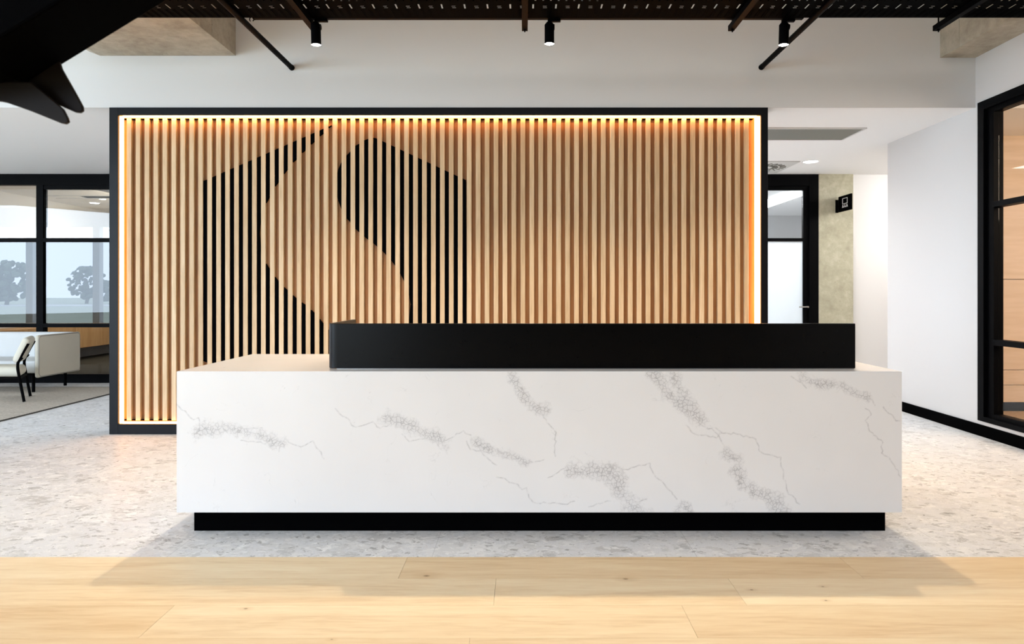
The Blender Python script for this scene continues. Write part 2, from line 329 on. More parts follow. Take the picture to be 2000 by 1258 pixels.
def rounded_rect(x0, x1, y0, y1, r, k=5):
    out = []
    for cx, cy, a0 in ((x1-r, y1-r, 0), (x0+r, y1-r, 90), (x0+r, y0+r, 180), (x1-r, y0+r, 270)):
        for i in range(k+1):
            a = math.radians(a0+90*i/k); out.append((cx+r*math.cos(a), cy+r*math.sin(a)))
    return out
def obj(name, bm, m, parent=None, smooth=False, origin=None, bevel=0.0):
    me = bpy.data.meshes.new(name)
    bmesh.ops.recalc_face_normals(bm, faces=bm.faces)
    off = Vector(origin) if origin else (Vector(parent['_base']) if parent is not None and '_base' in parent else Vector((0, 0, 0)))
    if off.length: bmesh.ops.translate(bm, verts=bm.verts, vec=-off)
    bm.to_mesh(me); bm.free()
    if smooth:
        for p in me.polygons: p.use_smooth = True
        try: me.set_sharp_from_angle(angle=math.radians(35))
        except Exception: pass
    me.materials.append(M[m] if isinstance(m, str) else m)
    o = bpy.data.objects.new(name, me); COL.objects.link(o)
    if parent is not None: o.parent = parent; o['_base'] = parent['_base'] if '_base' in parent else (0, 0, 0)
    elif origin: o.location = off
    if bevel:
        b = o.modifiers.new('bevel', 'BEVEL'); b.width = bevel; b.segments = 2; b.limit_method = 'ANGLE'
    return o
def tag(o, label, cat, group=None, kind=None):
    o['label'] = label; o['category'] = cat
    if group: o['group'] = group
    if kind: o['kind'] = kind
    return o
def thing(name, label, cat, base, group=None, kind=None):
    o = bpy.data.objects.new(name, None); COL.objects.link(o); o.location = base; o['_base'] = tuple(base); o.empty_display_size = 0.1
    return tag(o, label, cat, group, kind)
def struct(name, bm, m, parent=None, label=None, cat=None):
    o = obj(name, bm, m, parent)
    if parent is None:
        o['kind'] = 'structure'
        if label: o['label'] = label; o['category'] = cat
    return o
def BM(*boxes, bev=0.0):
    bm = bmesh.new()
    for b in boxes: box(bm, *b, bev=bev)
    return bm

# ============================================================ SETTING
YF = 5.755     # plane of the feature wall and bulkhead
CL = 2.7525    # low ceiling
struct('floor', BM((-20, 8.6, 3.088, 14.2, -0.12, 0)), 'terrazzo', label='pale grey stone terrazzo floor around the desk', cat='floor')
# timber floor with real planks
bm = bmesh.new(); lay = bm.verts.layers.float_color.new('plank')
rnd = random.Random(4)
rows = {0: ([-4.3, -2.5, -0.53, 1.42, 3.1], [0.8, 0.72, 0.35, 0.4, 0.3]), 1: ([-3.0, -0.12, 0.85, 2.75], [0.62, 0.60, 0.85, 0.35]),  # first row: darker right-hand tones paint in the desk's cast shadow
        2: ([-3.2, -1.34, 0.60, 2.6], [0.35, 0.62, 0.5, 0.45]), 3: ([-2.4, -0.19, 1.9], [0.3, 0.55, 0.4])}
seams = [3.088, 2.857, 2.612, 2.366]+[2.366-0.243*i for i in range(1, 28)]
for r_ in range(len(seams)-1):
    y1, y0 = seams[r_], seams[r_+1]
    if r_ in rows: js, ts = rows[r_]; xs = [-20, -8, -6]+js+[5]; tn = [0.5, 0.6, 0.7]+ts
    else:
        xs = [-20]; x = -7+rnd.random()*1.5
        while x < 3.4: xs.append(x); x += 1.5+rnd.random()*0.9
        xs.append(5); tn = [rnd.random() for _ in xs]
    for i in range(len(xs)-1):
        g = 0.0006; k0 = len(bm.verts)
        vs_before = set(bm.verts)
        box(bm, xs[i]+g, xs[i+1]-g, y0+g, y1-(0 if r_ == 0 else g), -0.02, 0.0)
        c_ = (tn[i], rnd.random(), rnd.random(), 1)
        for v_ in bm.verts:
            if v_ not in vs_before: v_[lay] = c_
struct('floor_timber', bm, 'timber', label='pale oak plank floor in the foreground', cat='floor')
struct('floor_base', BM((-20, 8.6, -4.2, 3.087, -0.12, -0.021)), 'dark_carpet')
struct('ceiling', BM((-20, 8.6, -4.2, 5.955, 3.9, 4.0)), 'ceiling')
struct('ceiling_low', BM((-20, 8.6, YF+0.011, 14.2, CL, CL+0.15)), 'ceiling', label='white lowered ceiling beyond the bulkhead', cat='ceiling')
struct('wall_back', BM((-20, 3.8, YF, YF+0.01, CL, 3.9), (-20, 3.8, YF+0.01, YF+0.2, CL+0.151, 3.9)), 'white_wall', label='white bulkhead above the timber wall', cat='wall')
# right wall with the opening for the meeting room window
WY0, WY1, WZ0, WZ1 = 1.0, 5.717, 0.126, 2.78
struct('wall_right', BM((3.8, 4.0, WY1, 7.15, 0, 3.9), (3.8, 4.0, WY0, WY1, WZ1, 3.9), (3.8, 4.0, WY0, WY1, 0, WZ0), (3.8, 4.0, -4.2, WY0, 0, 3.9)), 'white_wall', label='white right wall around the meeting room window', cat='wall')
struct('baseboard_right', BM((3.785, 3.80, -4.2, 7.15, 0, 0.095), bev=0.002), 'black_matte')
struct('wall_room', BM((4.0, 8.6, 6.82, 7.15, 0, 3.9)), 'peach_wall')
struct('wall_far', BM((4.33, 8.6, 9.05, 9.25, 0, CL)), 'white_wall', label='white wall at the end of the corridor', cat='wall')
struct('trim_1', BM((3.876, 4.33, 9.0, 9.25, 0, CL)), 'concrete_col', label='raw concrete column beside the black framed door', cat='column')
struct('wall_outer_right', BM((8.6, 8.8, -4.2, 14.2, 0, 4)), 'white_wall')
struct('wall_outer_left', BM((-20.2, -20, -4.2, 14.2, 0, 4)), 'white_wall')
struct('wall_behind', BM((-3.0, 3.8, -4.2, -4.0, 0, 3.9)), 'unseen_dark')
struct('wall_behind_header', BM((-20, -3.0, -4.2, -4.0, 3.3, 3.9)), 'white_wall')
# concrete beams
bm = bmesh.new(); prism(bm, [(-3.67, 3.225), (-3.58, 3.19), (-2.437, 3.19), (-2.437, 3.9), (-3.67, 3.9)], 'y', 5.32, YF-0.001)
prism(bm, [(-3.67, 3.225), (-3.58, 3.19), (-2.437, 3.19), (-2.437, 3.9), (-3.67, 3.9)], 'y', 0.5, 5.316)
struct('beam_left', bm, 'concrete', label='raw concrete ceiling beam above the left end of timber wall', cat='beam')
bm = bmesh.new(); box(bm, 3.50, 3.799, 5.50, YF-0.001, 3.173, 3.9); box(bm, 3.50, 3.799, 0.5, 5.496, 3.173, 3.9)
struct('beam_right', bm, 'concrete', label='raw concrete ceiling beam in the top right corner', cat='beam')

# ============================================================ FEATURE WALL
fw = thing('feature_wall', 'oak slatted wall in a black frame with glowing light strips and a black hexagonal emblem', 'feature wall', (-0.75, YF+0.1, 0))
FX0, FX1 = (215-VX)*YF/F, (1499-VX)*YF/F
ix0, ix1 = (232-VX)*YF/F, (1485.5-VX)*YF/F
iz1, iz0 = CH+(VY-226)*YF/F, CH-(828-VY)*YF/F
ztop = CL-0.001
obj('frame_post', BM((FX0, ix0, YF-0.012, YF+0.2, 0, ztop), bev=0.0015), 'black_frame', fw)
obj('frame_post', BM((ix1, FX1, YF-0.012, YF+0.2, 0, ztop), bev=0.0015), 'black_frame', fw)
obj('frame_rail', BM((ix0, ix1, YF-0.012, YF+0.2, iz1, ztop), bev=0.0015), 'black_frame', fw)
obj('frame_rail', BM((ix0, ix1, YF-0.012, YF+0.2, 0, iz0), bev=0.0015), 'black_frame', fw)
YS, YB = 5.775, 5.803
obj('backing_panel', BM((ix0, ix1, YB, YF+0.19, iz0, iz1)), 'oak_backing', fw)
SL = PITCH-0.036; bm = bmesh.new()
sz0, sz1 = iz0+0.024, iz1-0.018
for k in range(70):
    xa = GAP0+k*PITCH+0.018; box(bm, xa, xa+SL, YS, YB+0.001, sz0, sz1, bev=0.0022, seg=1)
obj('slat_panel', bm, 'oak_slat', fw)
# small dark blocks at both ends of each groove
bm = bmesh.new()
for k in range(71):
    xa = GAP0+k*PITCH-0.0165; box(bm, xa, xa+0.033, YS+0.002, YB+0.001, sz1-0.008, sz1-0.001); box(bm, xa, xa+0.033, YS+0.002, YB+0.001, sz0+0.001, sz0+0.008)
obj('groove_end_blocks', bm, 'black_matte', fw)
# light strips
lw = 0.034
obj('light_strip', BM((ix0+0.001, ix0+lw, YS-0.012, YS-0.002, iz0+0.002, iz1-0.002)), 'led_soft', fw)
obj('light_strip', BM((ix1-lw-0.012, ix1-0.001, YS-0.012, YS-0.002, iz0+0.002, iz1-0.002)), 'led_soft', fw)
obj('light_strip', BM((ix0+lw, ix1-lw, YS-0.018, YS-0.006, iz1-0.013, iz1-0.001)), 'led', fw)
obj('light_strip', BM((ix0+lw, ix1-lw, YS-0.018, YS-0.006, iz0+0.001, iz0+0.018)), 'led_soft', fw)
# emblem: black inlays in the grooves, outline given as functions of x
def cv(x, y): return (360+x/2.42, 220+y/2.42)
def world_pts(L): return [((cv(x, y)[0]-VX)*5.785/F, CH-(cv(x, y)[1]-VY)*5.785/F) for x, y in L]
def interp(L, x): return float(np.interp(x, [p[0] for p in L], [p[1] for p in L]))
TL = world_pts([(86, 326), (697, 60)])
UL = world_pts([(355, 545), (360, 505), (370, 470), (385, 430), (400, 400), (427, 350), (443, 328), (470, 290), (485, 270), (512, 235), (527, 222), (555, 190), (570, 178), (597, 150), (612, 138), (640, 110), (655, 98), (682, 72), (697, 60)])
LL = world_pts([(355, 590), (360, 650), (370, 685), (385, 712), (400, 738), (427, 775), (443, 797), (470, 825), (485, 838), (512, 863), (527, 877), (555, 898), (570, 908), (597, 932), (612, 945), (640, 977), (655, 997), (700, 1045), (745, 1100), (780, 1180), (790, 1240)])
BL = world_pts([(86, 1172), (697, 1438)])
TR = world_pts([(719, 340), (721, 300), (727, 272), (740, 240), (765, 205), (782, 188), (807, 158), (823, 150), (848, 132), (865, 126), (890, 118), (908, 122), (1333, 320)])
SR = world_pts([(719, 345), (721, 385), (727, 412), (740, 450), (765, 498), (782, 515), (807, 548), (823, 562), (848, 583), (865, 598), (890, 615), (908, 630), (935, 653), (950, 668), (978, 700), (993, 718), (1018, 755), (1035, 788), (1060, 850), (1070, 905)])
LR = world_pts([(700, 1420), (760, 1330), (850, 1240), (950, 1170), (1020, 1090), (1048, 1040), (1060, 1000), (1070, 906)])
BR = world_pts([(722, 1440), (1333, 1172)])
def iv_left(x):
    if x < TL[0][0] or x > TL[-1][0]: return []
    t, b = interp(TL, x), interp(BL, x)
    if x <= UL[0][0]: return [(t, b)]
    return [(t, interp(UL, x)), (min(interp(LL, x), t), b)]
def iv_right(x):
    if x < TR[0][0] or x > TR[-1][0]: return []
    t, b = interp(TR, x), interp(BR, x)
    if x >= SR[-1][0]: return [(t, b)]
    return [(t, interp(SR, x)), (interp(LR, x), b)]
def emblem(iv, name):
    bm = bmesh.new(); NS = 8
    for k in range(71):
        xa = GAP0+k*PITCH-0.018; w_ = 0.036
        for j in range(NS):
            a, b = xa+w_*j/NS, xa+w_*(j+1)/NS; A, B = iv(a+1e-5), iv(b-1e-5)
            if not A and not B: continue
            if len(A) != len(B):
                if len(A) == 0: A = [( (B[0][0]+B[0][1])/2,)*2]; B = B[:1]
                elif len(B) == 0: B = [((A[0][0]+A[0][1])/2,)*2]; A = A[:1]
                else:      # one side is full height: split it where the curve turns
                    full, two = (A, B) if len(A) == 1 else (B, A)
                    mid = (two[0][1]+two[1][0])/2; full2 = [(full[0][0], mid), (mid, full[0][1])]
                    if len(A) == 1: A = full2
                    else: B = full2
            for (t0, b0), (t1, b1) in zip(A, B):
                if t0-b0 < 0.001 and t1-b1 < 0.001: continue
                b0 = max(b0, sz0+0.01); b1 = max(b1, sz0+0.01)
                prism(bm, [(a, b0), (b, b1), (b, max(t1, b1+1e-4)), (a, max(t0, b0+1e-4))], 'y', YS+0.006, YB+0.0005)
    return obj(name, bm, 'black_matte', fw)
emblem(iv_left, 'emblem_panel'); emblem(iv_right, 'emblem_panel')

# ============================================================ RECEPTION DESK
rd = thing('reception_desk', 'long white veined stone reception desk with black screen and black plinth', 'reception desk', (0.07, 3.8, 0))
DY = F/400; DX0, DX1 = (345-VX)/400, (1761.5-VX)/400
DT, DB = CH-(726-VY)/400, CH-(1001-VY)/400; BYK = 4.262
bands = [([(385, 845), (410, 838), (450, 838), (475, 841), (500, 848), (530, 858), (550, 867)], 12), ([(755, 816), (785, 826), (820, 840), (850, 852), (866, 868)], 13),
  ([(930, 862), (960, 878), (985, 888), (1010, 896), (1028, 906)], 9), ([(1000, 733), (1012, 755), (1025, 775), (1042, 795), (1062, 803)], 11),
  ([(1115, 917), (1160, 920), (1192, 918), (1203, 935), (1213, 960), (1232, 985), (1255, 1003)], 15), ([(1278, 728), (1298, 758), (1318, 780), (1340, 800), (1356, 812), (1368, 822)], 12),
  ([(1313, 728), (1320, 748), (1332, 775), (1350, 800), (1364, 815)], 13), ([(1420, 883), (1438, 897), (1440, 925), (1453, 948), (1480, 965), (1502, 972), (1520, 1000)], 12),
  ([(1565, 728), (1580, 745), (1605, 752), (1640, 750), (1655, 760), (1675, 772), (1692, 774)], 9), ([(1322, 1000), (1332, 985), (1345, 1000)], 8), ([(1500, 975), (1520, 985), (1530, 1003)], 14)]
hairs = [[(345, 790), (362, 803), (378, 820), (388, 816), (393, 838), (400, 848)], [(556, 857), (572, 868), (588, 873), (602, 866), (611, 861), (621, 878), (633, 896)], [(480, 838), (495, 836), (512, 836)],
  [(545, 882), (549, 868), (543, 857)], [(470, 860), (490, 862), (520, 868)], [(655, 798), (663, 808), (680, 818), (690, 833), (712, 830), (728, 824), (743, 836), (762, 828)], [(785, 848), (800, 863), (825, 858), (845, 859), (862, 878)],
  [(865, 860), (888, 852), (905, 842), (920, 850)], [(911, 862), (918, 877), (940, 880), (955, 898), (970, 909)], [(1020, 903), (1040, 903), (1062, 898)], [(970, 932), (990, 938), (1012, 947), (1020, 956), (1028, 953), (1033, 972), (1048, 983), (1068, 983), (1100, 985), (1122, 979)],
  [(1150, 990), (1172, 984), (1192, 979)], [(1070, 933), (1085, 926), (1106, 913)], [(1200, 910), (1222, 917), (1240, 912), (1264, 906), (1270, 905), (1274, 920), (1286, 936), (1302, 952), (1322, 975)],
  [(1235, 975), (1248, 981), (1262, 975)], [(1055, 803), (1068, 825), (1086, 845), (1083, 870), (1085, 892)], [(1302, 765), (1322, 788), (1340, 812), (1368, 830), (1395, 842), (1408, 860), (1418, 885)], [(1340, 830), (1352, 845), (1375, 850), (1400, 856), (1410, 845), (1398, 836)],
  [(1405, 846), (1440, 848), (1476, 858), (1482, 880), (1502, 888), (1525, 893), (1530, 930), (1540, 965), (1562, 985)], [(1690, 772), (1704, 782), (1709, 792)], [(1690, 798), (1702, 810), (1690, 822), (1698, 842), (1722, 860), (1722, 885), (1740, 900), (1760, 932)],
  [(1725, 795), (1742, 810), (1750, 822), (1762, 822)], [(1545, 735), (1560, 745), (1575, 758)]]
def jag(P, amp, step, rg):
    out = [P[0]]
    for (x0, y0), (x1, y1) in zip(P, P[1:]):
        d = math.hypot(x1-x0, y1-y0); k = max(1, int(d/step))
        for i in range(1, k+1):
            t = i/k; e = 0 if i == k else 1
            out.append((x0+(x1-x0)*t+rg.uniform(-amp, amp)*e, y0+(y1-y0)*t+rg.uniform(-amp, amp)*e))
    return out
def dist_poly(GX, GY, P):
    d = np.full(GX.shape, 1e9)
    for (x0, y0), (x1, y1) in zip(P, P[1:]):
        L2 = (x1-x0)**2+(y1-y0)**2+1e-9
        t = np.clip(((GX-x0)*(x1-x0)+(GY-y0)*(y1-y0))/L2, 0, 1)
        d = np.minimum(d, np.hypot(GX-x0-t*(x1-x0), GY-y0-t*(y1-y0)))
    return d
def front_panel():
    step = 1.35; nx = int((1761.5-345)/step)+1; nz = int(275/step)+1
    px = np.linspace(345, 1761.5, nx); py = np.linspace(1001, 726, nz)
    GX, GY = np.meshgrid(px, py)
    rg = random.Random(7); band = np.zeros(GX.shape); hair = np.zeros(GX.shape)
    for P, r in bands:
        x0, x1 = min(p[0] for p in P)-40, max(p[0] for p in P)+40
        s = (px > x0) & (px < x1); d = dist_poly(GX[:, s], GY[:, s], jag(P, 2.5, 9, rg))
        band[:, s] = np.maximum(band[:, s], np.clip(1.1-d/(r*1.9), 0, 1))
    for P in hairs:
        x0, x1 = min(p[0] for p in P)-12, max(p[0] for p in P)+12
        s = (px > x0) & (px < x1); d = dist_poly(GX[:, s], GY[:, s], jag(P, 2.4, 6, rg))
        hair[:, s] = np.maximum(hair[:, s], np.exp(-(d/0.95)**2))
    base = Vector(rd['_base'])
    co = np.stack([(GX-VX)/400-base.x, np.full(GX.shape, DY-base.y), CH-(GY-VY)/400], -1).reshape(-1, 3)
    idx = np.arange(nx*nz).reshape(nz, nx)
    q = np.stack([idx[:-1, :-1], idx[:-1, 1:], idx[1:, 1:], idx[1:, :-1]], -1).reshape(-1, 4)
    # the rest of the slab behind the face
    x0, x1, y0, y1, z0, z1 = DX0-base.x, DX1-base.x, DY-base.y+0.0004, DY-base.y+0.022, DB, DT
    bx = np.array([(x, y, z) for x in (x0, x1) for y in (y0, y1) for z in (z0, z1)])
    k = len(co); bq = np.array([(0, 1, 3, 2), (4, 6, 7, 5), (0, 4, 5, 1), (2, 3, 7, 6), (0, 2, 6, 4), (1, 5, 7, 3)])+k
    me = bpy.data.meshes.new('front_panel')
    V = np.concatenate([co, bx]); Q = np.concatenate([q, bq])
    me.from_pydata(V.tolist(), [], Q.tolist()); me.update()
    at = me.attributes.new('vein', 'FLOAT_COLOR', 'POINT')
    cc = np.zeros((len(V), 4), dtype=np.float32); cc[:nx*nz, 0] = band.reshape(-1); cc[:nx*nz, 1] = hair.reshape(-1); cc[:, 3] = 1
    at.data.foreach_set('color', cc.reshape(-1)); me.materials.append(M['marble'])
    o = bpy.data.objects.new('front_panel', me); COL.objects.link(o); o.parent = rd
front_panel()
WL, WR = -0.90, 1.50
bm = bmesh.new(); prism(bm, [(DX0, DY+0.001), (DX1, DY+0.001), (DX1, BYK), (WR, BYK), (WR, DY+0.36), (WL, DY+0.36), (WL, BYK), (DX0, BYK)], 'z', DT-0.02, DT+0.0015)
obj('countertop', bm, 'marble', rd, bevel=0.0012)
obj('side_panel', BM((DX0+0.001, DX0+0.03, DY+0.023, BYK, DB, DT-0.021)), 'marble', rd)
obj('side_panel', BM((DX1-0.03, DX1-0.001, DY+0.023, BYK, DB, DT-0.021)), 'marble', rd)
obj('pedestal', BM((DX0+0.031, WL, DY+0.06, BYK-0.01, DB, DT-0.021)), 'marble', rd)
obj('pedestal', BM((WR, DX1-0.031, DY+0.06, BYK-0.01, DB, DT-0.021)), 'marble', rd)
obj('work_surface', BM((WL+0.001, WR-0.001, DY+0.06, BYK-0.02, 0.69, 0.72), bev=0.002), 'marble', rd)
PY = CH*F/467
obj('plinth', BM(((379-VX)*PY/F, (1729-VX)*PY/F, PY, BYK-0.09, 0, DB-0.0005), bev=0.001), 'black_matte', rd)
# privacy screen: curved at the left corner
SY = 3.425; sx0, sx1 = -0.995, (1671-VX)*SY/F; r = 0.055; t = 0.024; sb, st = DT+0.0015, CH-(632-VY)*SY/F; yb = 3.93
outer = [(sx1, SY), (sx0+r, SY)]
for i in range(1, 13):
    a = math.radians(270-90*i/12); outer.append((sx0+r+r*math.cos(a), SY+r+r*math.sin(a)))
outer += [(sx0, yb)]
inner = [(sx0+t, yb)]
for i in range(0, 13):
    a = math.radians(180+90*i/12); inner.append((sx0+r+(r-t)*math.cos(a), SY+r+(r-t)*math.sin(a)))
inner += [(sx1, SY+t)]
bm = bmesh.new(); prism(bm, outer+inner, 'z', sb+0.004, st)
obj('privacy_screen', bm, 'black_screen', rd, smooth=True, bevel=0.003)
obj('screen_base_strip', BM((sx0+0.05, sx1-0.004, SY+0.006, SY+0.02, sb, sb+0.004)), 'grey_metal', rd)

# ============================================================ TRACK, LAMPS, TRAY, PIPES
TRY = 4.758; TZ = 3.10
tr = thing('lighting_track', 'slim black lighting track under the cable tray edge', 'lighting track', (0, TRY, 3.13))
obj('rail', BM((-1.885, 1.93, 4.742, 4.775, TZ+0.001, TZ+0.03)), 'black', tr)
obj('end_cap', BM((-1.893, -1.885, 4.741, 4.776, TZ, TZ+0.031)), 'black', tr)
obj('end_cap', BM((1.93, 1.938, 4.741, 4.776, TZ, TZ+0.031)), 'black', tr)
labs = ['black cylinder track spotlight nearest the left end of the track', 'black cylinder track spotlight in the middle of the track', 'black cylinder track spotlight with a pipe crossing behind it']
for (px, py, tilt), lb in zip(SPOTS, labs):
    p = W(px, py, TRY)
    s = thing('track_spotlight', lb, 'spotlight', (p.x, TRY, TZ), 'track spotlights')
    d = Vector((-tilt*0.35, -0.03, -1)).normalized()
    top = Vector((p.x+tilt*0.05, TRY, TZ-0.022)); bot = Vector((p.x, TRY-0.004, p.z+0.012))
    obj('adapter', BM((p.x-0.01, p.x+0.078, TRY-0.015, TRY+0.015, TZ-0.018, TZ-0.0005), bev=0.002), 'black', s)
    bm = bmesh.new(); cyl(bm, (top.x, TRY, TZ-0.005), (top.x, TRY, TZ-0.045), 0.012); cyl(bm, (top.x+0.022, TRY, TZ-0.055), (top.x+0.036, TRY, TZ-0.055), 0.02, 16)
    obj('joint', bm, 'black', s, smooth=True)
    bm = bmesh.new(); cyl(bm, top+Vector((0, 0, -0.018)), bot, 0.0335, 32, cap=False); cyl(bm, top+Vector((0, 0, 0.0)), top+Vector((0, 0, -0.018)), 0.02, 32, 0.0335)
    cyl(bm, bot, bot+(top-bot).normalized()*0.03, 0.031, 32, cap=False)
    obj('housing', bm, 'black', s, smooth=True)
    bm = bmesh.new(); q = (bot-top).normalized(); cyl(bm, bot-q*0.006, bot-q*0.003, 0.0325, 32)
    obj('lamp_face', bm, 'lamp_face', s)
# cable tray with punched slots
ct = thing('cable_tray', 'black perforated cable tray running across the top of the picture', 'cable tray', (0, 4.5, TZ))
y_far = 4.734; X0, X1 = -6.5, 3.49
bm = bmesh.new(); th = 0.002
def strip(y0, y1, holes):
    xs = X0
    for a, b in holes:
        if a > xs: box(bm, xs, a, y0, y1, TZ+0.0005, TZ+0.0005+th)
        xs = b
    box(bm, xs, X1, y0, y1, TZ+0.0005, TZ+0.0005+th)
def holes(pitch, off, w_): 
    out = []; k = math.ceil((X0+0.05-off)/pitch)
    while off+k*pitch+w_ < X1-0.05: out.append((off+k*pitch, off+k*pitch+w_)); k += 1
    return out
P_ = 0.152
yy = lambda py: 1.9*F/(VY-py)     # depth on the tray bottom of a picture row
strip(4.10, 4.30, []); strip(4.30, 4.33, holes(0.05, 0.0, 0.02)); strip(4.33, yy(0), []); strip(yy(0), yy(2.4), holes(0.0507, 0.013, 0.011)); strip(yy(2.4), yy(8.5), [])
strip(yy(8.5), yy(12), holes(P_, 0.05, 0.011)); strip(yy(12), yy(13.2), sorted(holes(P_, 0.05, 0.011)+holes(P_, 0.12, 0.026)))
strip(yy(13.2), yy(15), holes(P_, 0.05, 0.011)); strip(yy(15), yy(16.2), sorted(holes(P_, 0.05, 0.011)+holes(P_, 0.122, 0.026)))
strip(yy(16.2), yy(17.2), holes(P_, 0.05, 0.011)); strip(yy(17.2), yy(25), []); strip(yy(25), yy(26), holes(P_, 0.02, 0.007)); strip(yy(26), y_far, [])
obj('tray_base', bm, 'black_matte', ct)
bm = bmesh.new(); x = X0+0.02
while x < X1-0.05:
    if not any(abs(x-s) < 0.028 for s in (-2.93, -1.50, 0, 1.47, 2.93)):
        box(bm, x, x+0.006, yy(19), y_far-0.012, TZ-0.003, TZ+0.0004); box(bm, x+0.016, x+0.019, yy(18), y_far-0.02, TZ-0.002, TZ+0.0004)
    x += 0.0507
obj('pressed_ribs', bm, 'black_matte', ct)['kind'] = 'stuff'
obj('tray_side', BM((X0, X1, y_far-0.002, y_far, TZ+0.001, TZ+0.05), (X0, X1, y_far-0.014, y_far-0.002, TZ+0.046, TZ+0.05)), 'black', ct)
obj('tray_side', BM((X0, X1, 4.10, 4.102, TZ+0.001, TZ+0.05)), 'black', ct)
bm = bmesh.new(); x = X0+0.3
for i in range(5):     # cables lying in the tray
    pts = [(X0+0.05+j*0.33, 4.42+0.04*i*(0.6)+0.008*math.sin(j*1.3+i*2), TZ+0.012) for j in range(30)]
    tube(bm, pts, 0.006, 6)
cb = obj('cable_bundle', bm, 'black_matte', None); tag(cb, 'black cables lying in the overhead perforated tray', 'cables', kind='stuff')
slabs = {-1.50: 'black tray support strut whose end shows above the left spotlight', 0.0: 'black tray support strut just left of the middle spotlight', 1.47: 'black tray support strut left of the right spotlight', 2.93: 'black tray support strut ending before the right concrete beam'}
for X, lb in slabs.items():
    s = thing('support_strut', lb, 'strut', (X, 4.5, TZ-0.04), 'tray support struts')
    bm = bmesh.new()
    box(bm, X-0.0205, X-0.0185, 3.95, 4.87, TZ-0.04, TZ-0.0035); box(bm, X+0.0185, X+0.0205, 3.95, 4.87, TZ-0.04, TZ-0.0035); box(bm, X-0.0205, X+0.0205, 3.95, 4.87, TZ-0.041, TZ-0.038)
    box(bm, X-0.0185, X-0.009, 3.95, 4.87, TZ-0.0055, TZ-0.0035); box(bm, X+0.009, X+0.0185, 3.95, 4.87, TZ-0.0055, TZ-0.0035)
    obj('channel', bm, 'black', s)
    bm = bmesh.new(); cyl(bm, (X, 4.835, TZ-0.06), (X, 4.835, 3.9), 0.005, 12); obj('threaded_rod', bm, 'black', s)
    bm = bmesh.new(); cyl(bm, (X, 4.835, TZ-0.050), (X, 4.835, TZ-0.0415), 0.011, 6); obj('nut', bm, 'black', s)
    bm = bmesh.new(); cyl(bm, (X, 4.835, TZ-0.003), (X, 4.835, TZ+0.006), 0.011, 6); obj('nut', bm, 'black', s)
for X, Z, lb in ((-1.963, 3.088, 'black round pipe meeting the bulkhead left of the left spotlight'), (1.993, 3.092, 'black round pipe crossing behind the right spotlight')):
    s = thing('ceiling_pipe', lb, 'pipe', (X, YF, Z))
    bm = bmesh.new(); cyl(bm, (X, 0.6, Z), (X, YF-0.004, Z), 0.021, 20); obj('pipe', bm, 'black', s, smooth=True)
    bm = bmesh.new(); cyl(bm, (X, YF-0.03, Z), (X, YF-0.0005, Z), 0.0235, 20); obj('end_flange', bm, 'black', s, smooth=True)
    for yy_ in (1.5, 3.9):
        bm = bmesh.new(); tube(bm, [(X+0.023*math.cos(a*math.pi/12), yy_, Z+0.023*math.sin(a*math.pi/12)) for a in range(24)], 0.004, 6, closed=True); cyl(bm, (X, yy_, Z+0.022), (X, yy_, 3.899), 0.005, 8)
        obj('pipe_hanger', bm, 'black', s)
# wire loop hanging off the tray
c0 = W(491.5, 37.5, 4.74); bm = bmesh.new()
tube(bm, [(c0.x+0.014*math.cos(a*math.pi/10), 4.74, c0.z+0.016*math.sin(a*math.pi/10)-0.001) for a in range(-3, 14)], 0.0035, 8)
tag(obj('wire_hook', bm, 'black', None, smooth=True), 'small black wire loop hanging from the tray beside the left pipe', 'hook')

# ============================================================ NEAR BLACK FIXTURE, top left
NY = 1.05
bf = thing('pendant_fixture', 'large black folded metal pendant light close overhead in the top left corner', 'pendant light', W(40, -300, NY))
def wp(L, Y): return [(W(x, y, Y).x, W(x, y, Y).z) for x, y in L]
bm = bmesh.new(); prism(bm, wp([(-260, -120), (520, -120), (330, 0), (118, 130), (60, 168), (-260, 230)], NY), 'y', NY-0.12, NY)
obj('shade', bm, 'black_matte', bf, bevel=0.004)
def fin(pts, Y, th_):
    bm = bmesh.new(); prism(bm, wp(pts, Y), 'y', Y, Y+th_); obj('fin', bm, 'bronze_black', bf, bevel=0.0015)
fin([(20, 160), (112, 110), (119, 133), (150, 188), (160, 207), (161, 216), (155, 220), (146, 219), (118, 207), (28, 170)], NY-0.012, 0.006)
fin([(-140, 160), (60, 160), (122, 212), (131, 230), (133, 238), (127, 242), (117, 240), (60, 217), (12, 200), (0, 197.5), (-140, 190)], NY-0.03, 0.006)
bm = bmesh.new(); a = W(40, -110, NY); cyl(bm, (a.x, NY+0.08, a.z), (a.x, NY+0.08, 3.899), 0.006, 10); obj('suspension_rod', bm, 'black', bf)

# ============================================================ RIGHT WINDOW + MEETING ROOM
w2 = thing('window_2', 'black framed meeting room window in the right wall', 'window', (3.85, 3.3, WZ0), kind='structure')
fx0, fx1 = 3.79, 3.90
obj('window_frame', BM((fx0, fx1, WY1-0.075, WY1, WZ0, WZ1), (fx0, fx1, WY0, WY0+0.075, WZ0, WZ1), (fx0, fx1, WY0+0.075, WY1-0.075, WZ1-0.07, WZ1), (fx0, fx1, WY0+0.075, WY1-0.075, WZ0, WZ0+0.04), bev=0.001), 'black_joinery', w2)
obj('sash_frame', BM((fx0+0.03, fx1, WY1-0.155, WY1-0.077, WZ0+0.04, WZ1-0.07), (fx0+0.03, fx1, WY0+0.155, WY1-0.155, WZ1-0.11, WZ1-0.07), (fx0+0.03, fx1, WY0+0.155, WY1-0.155, WZ0+0.04, WZ0+0.075), bev=0.001), 'black_joinery', w2)
obj('transom', BM((fx0+0.02, fx1, WY0+0.076, WY1-0.156, 1.89, 1.935), bev=0.001), 'black_joinery', w2)
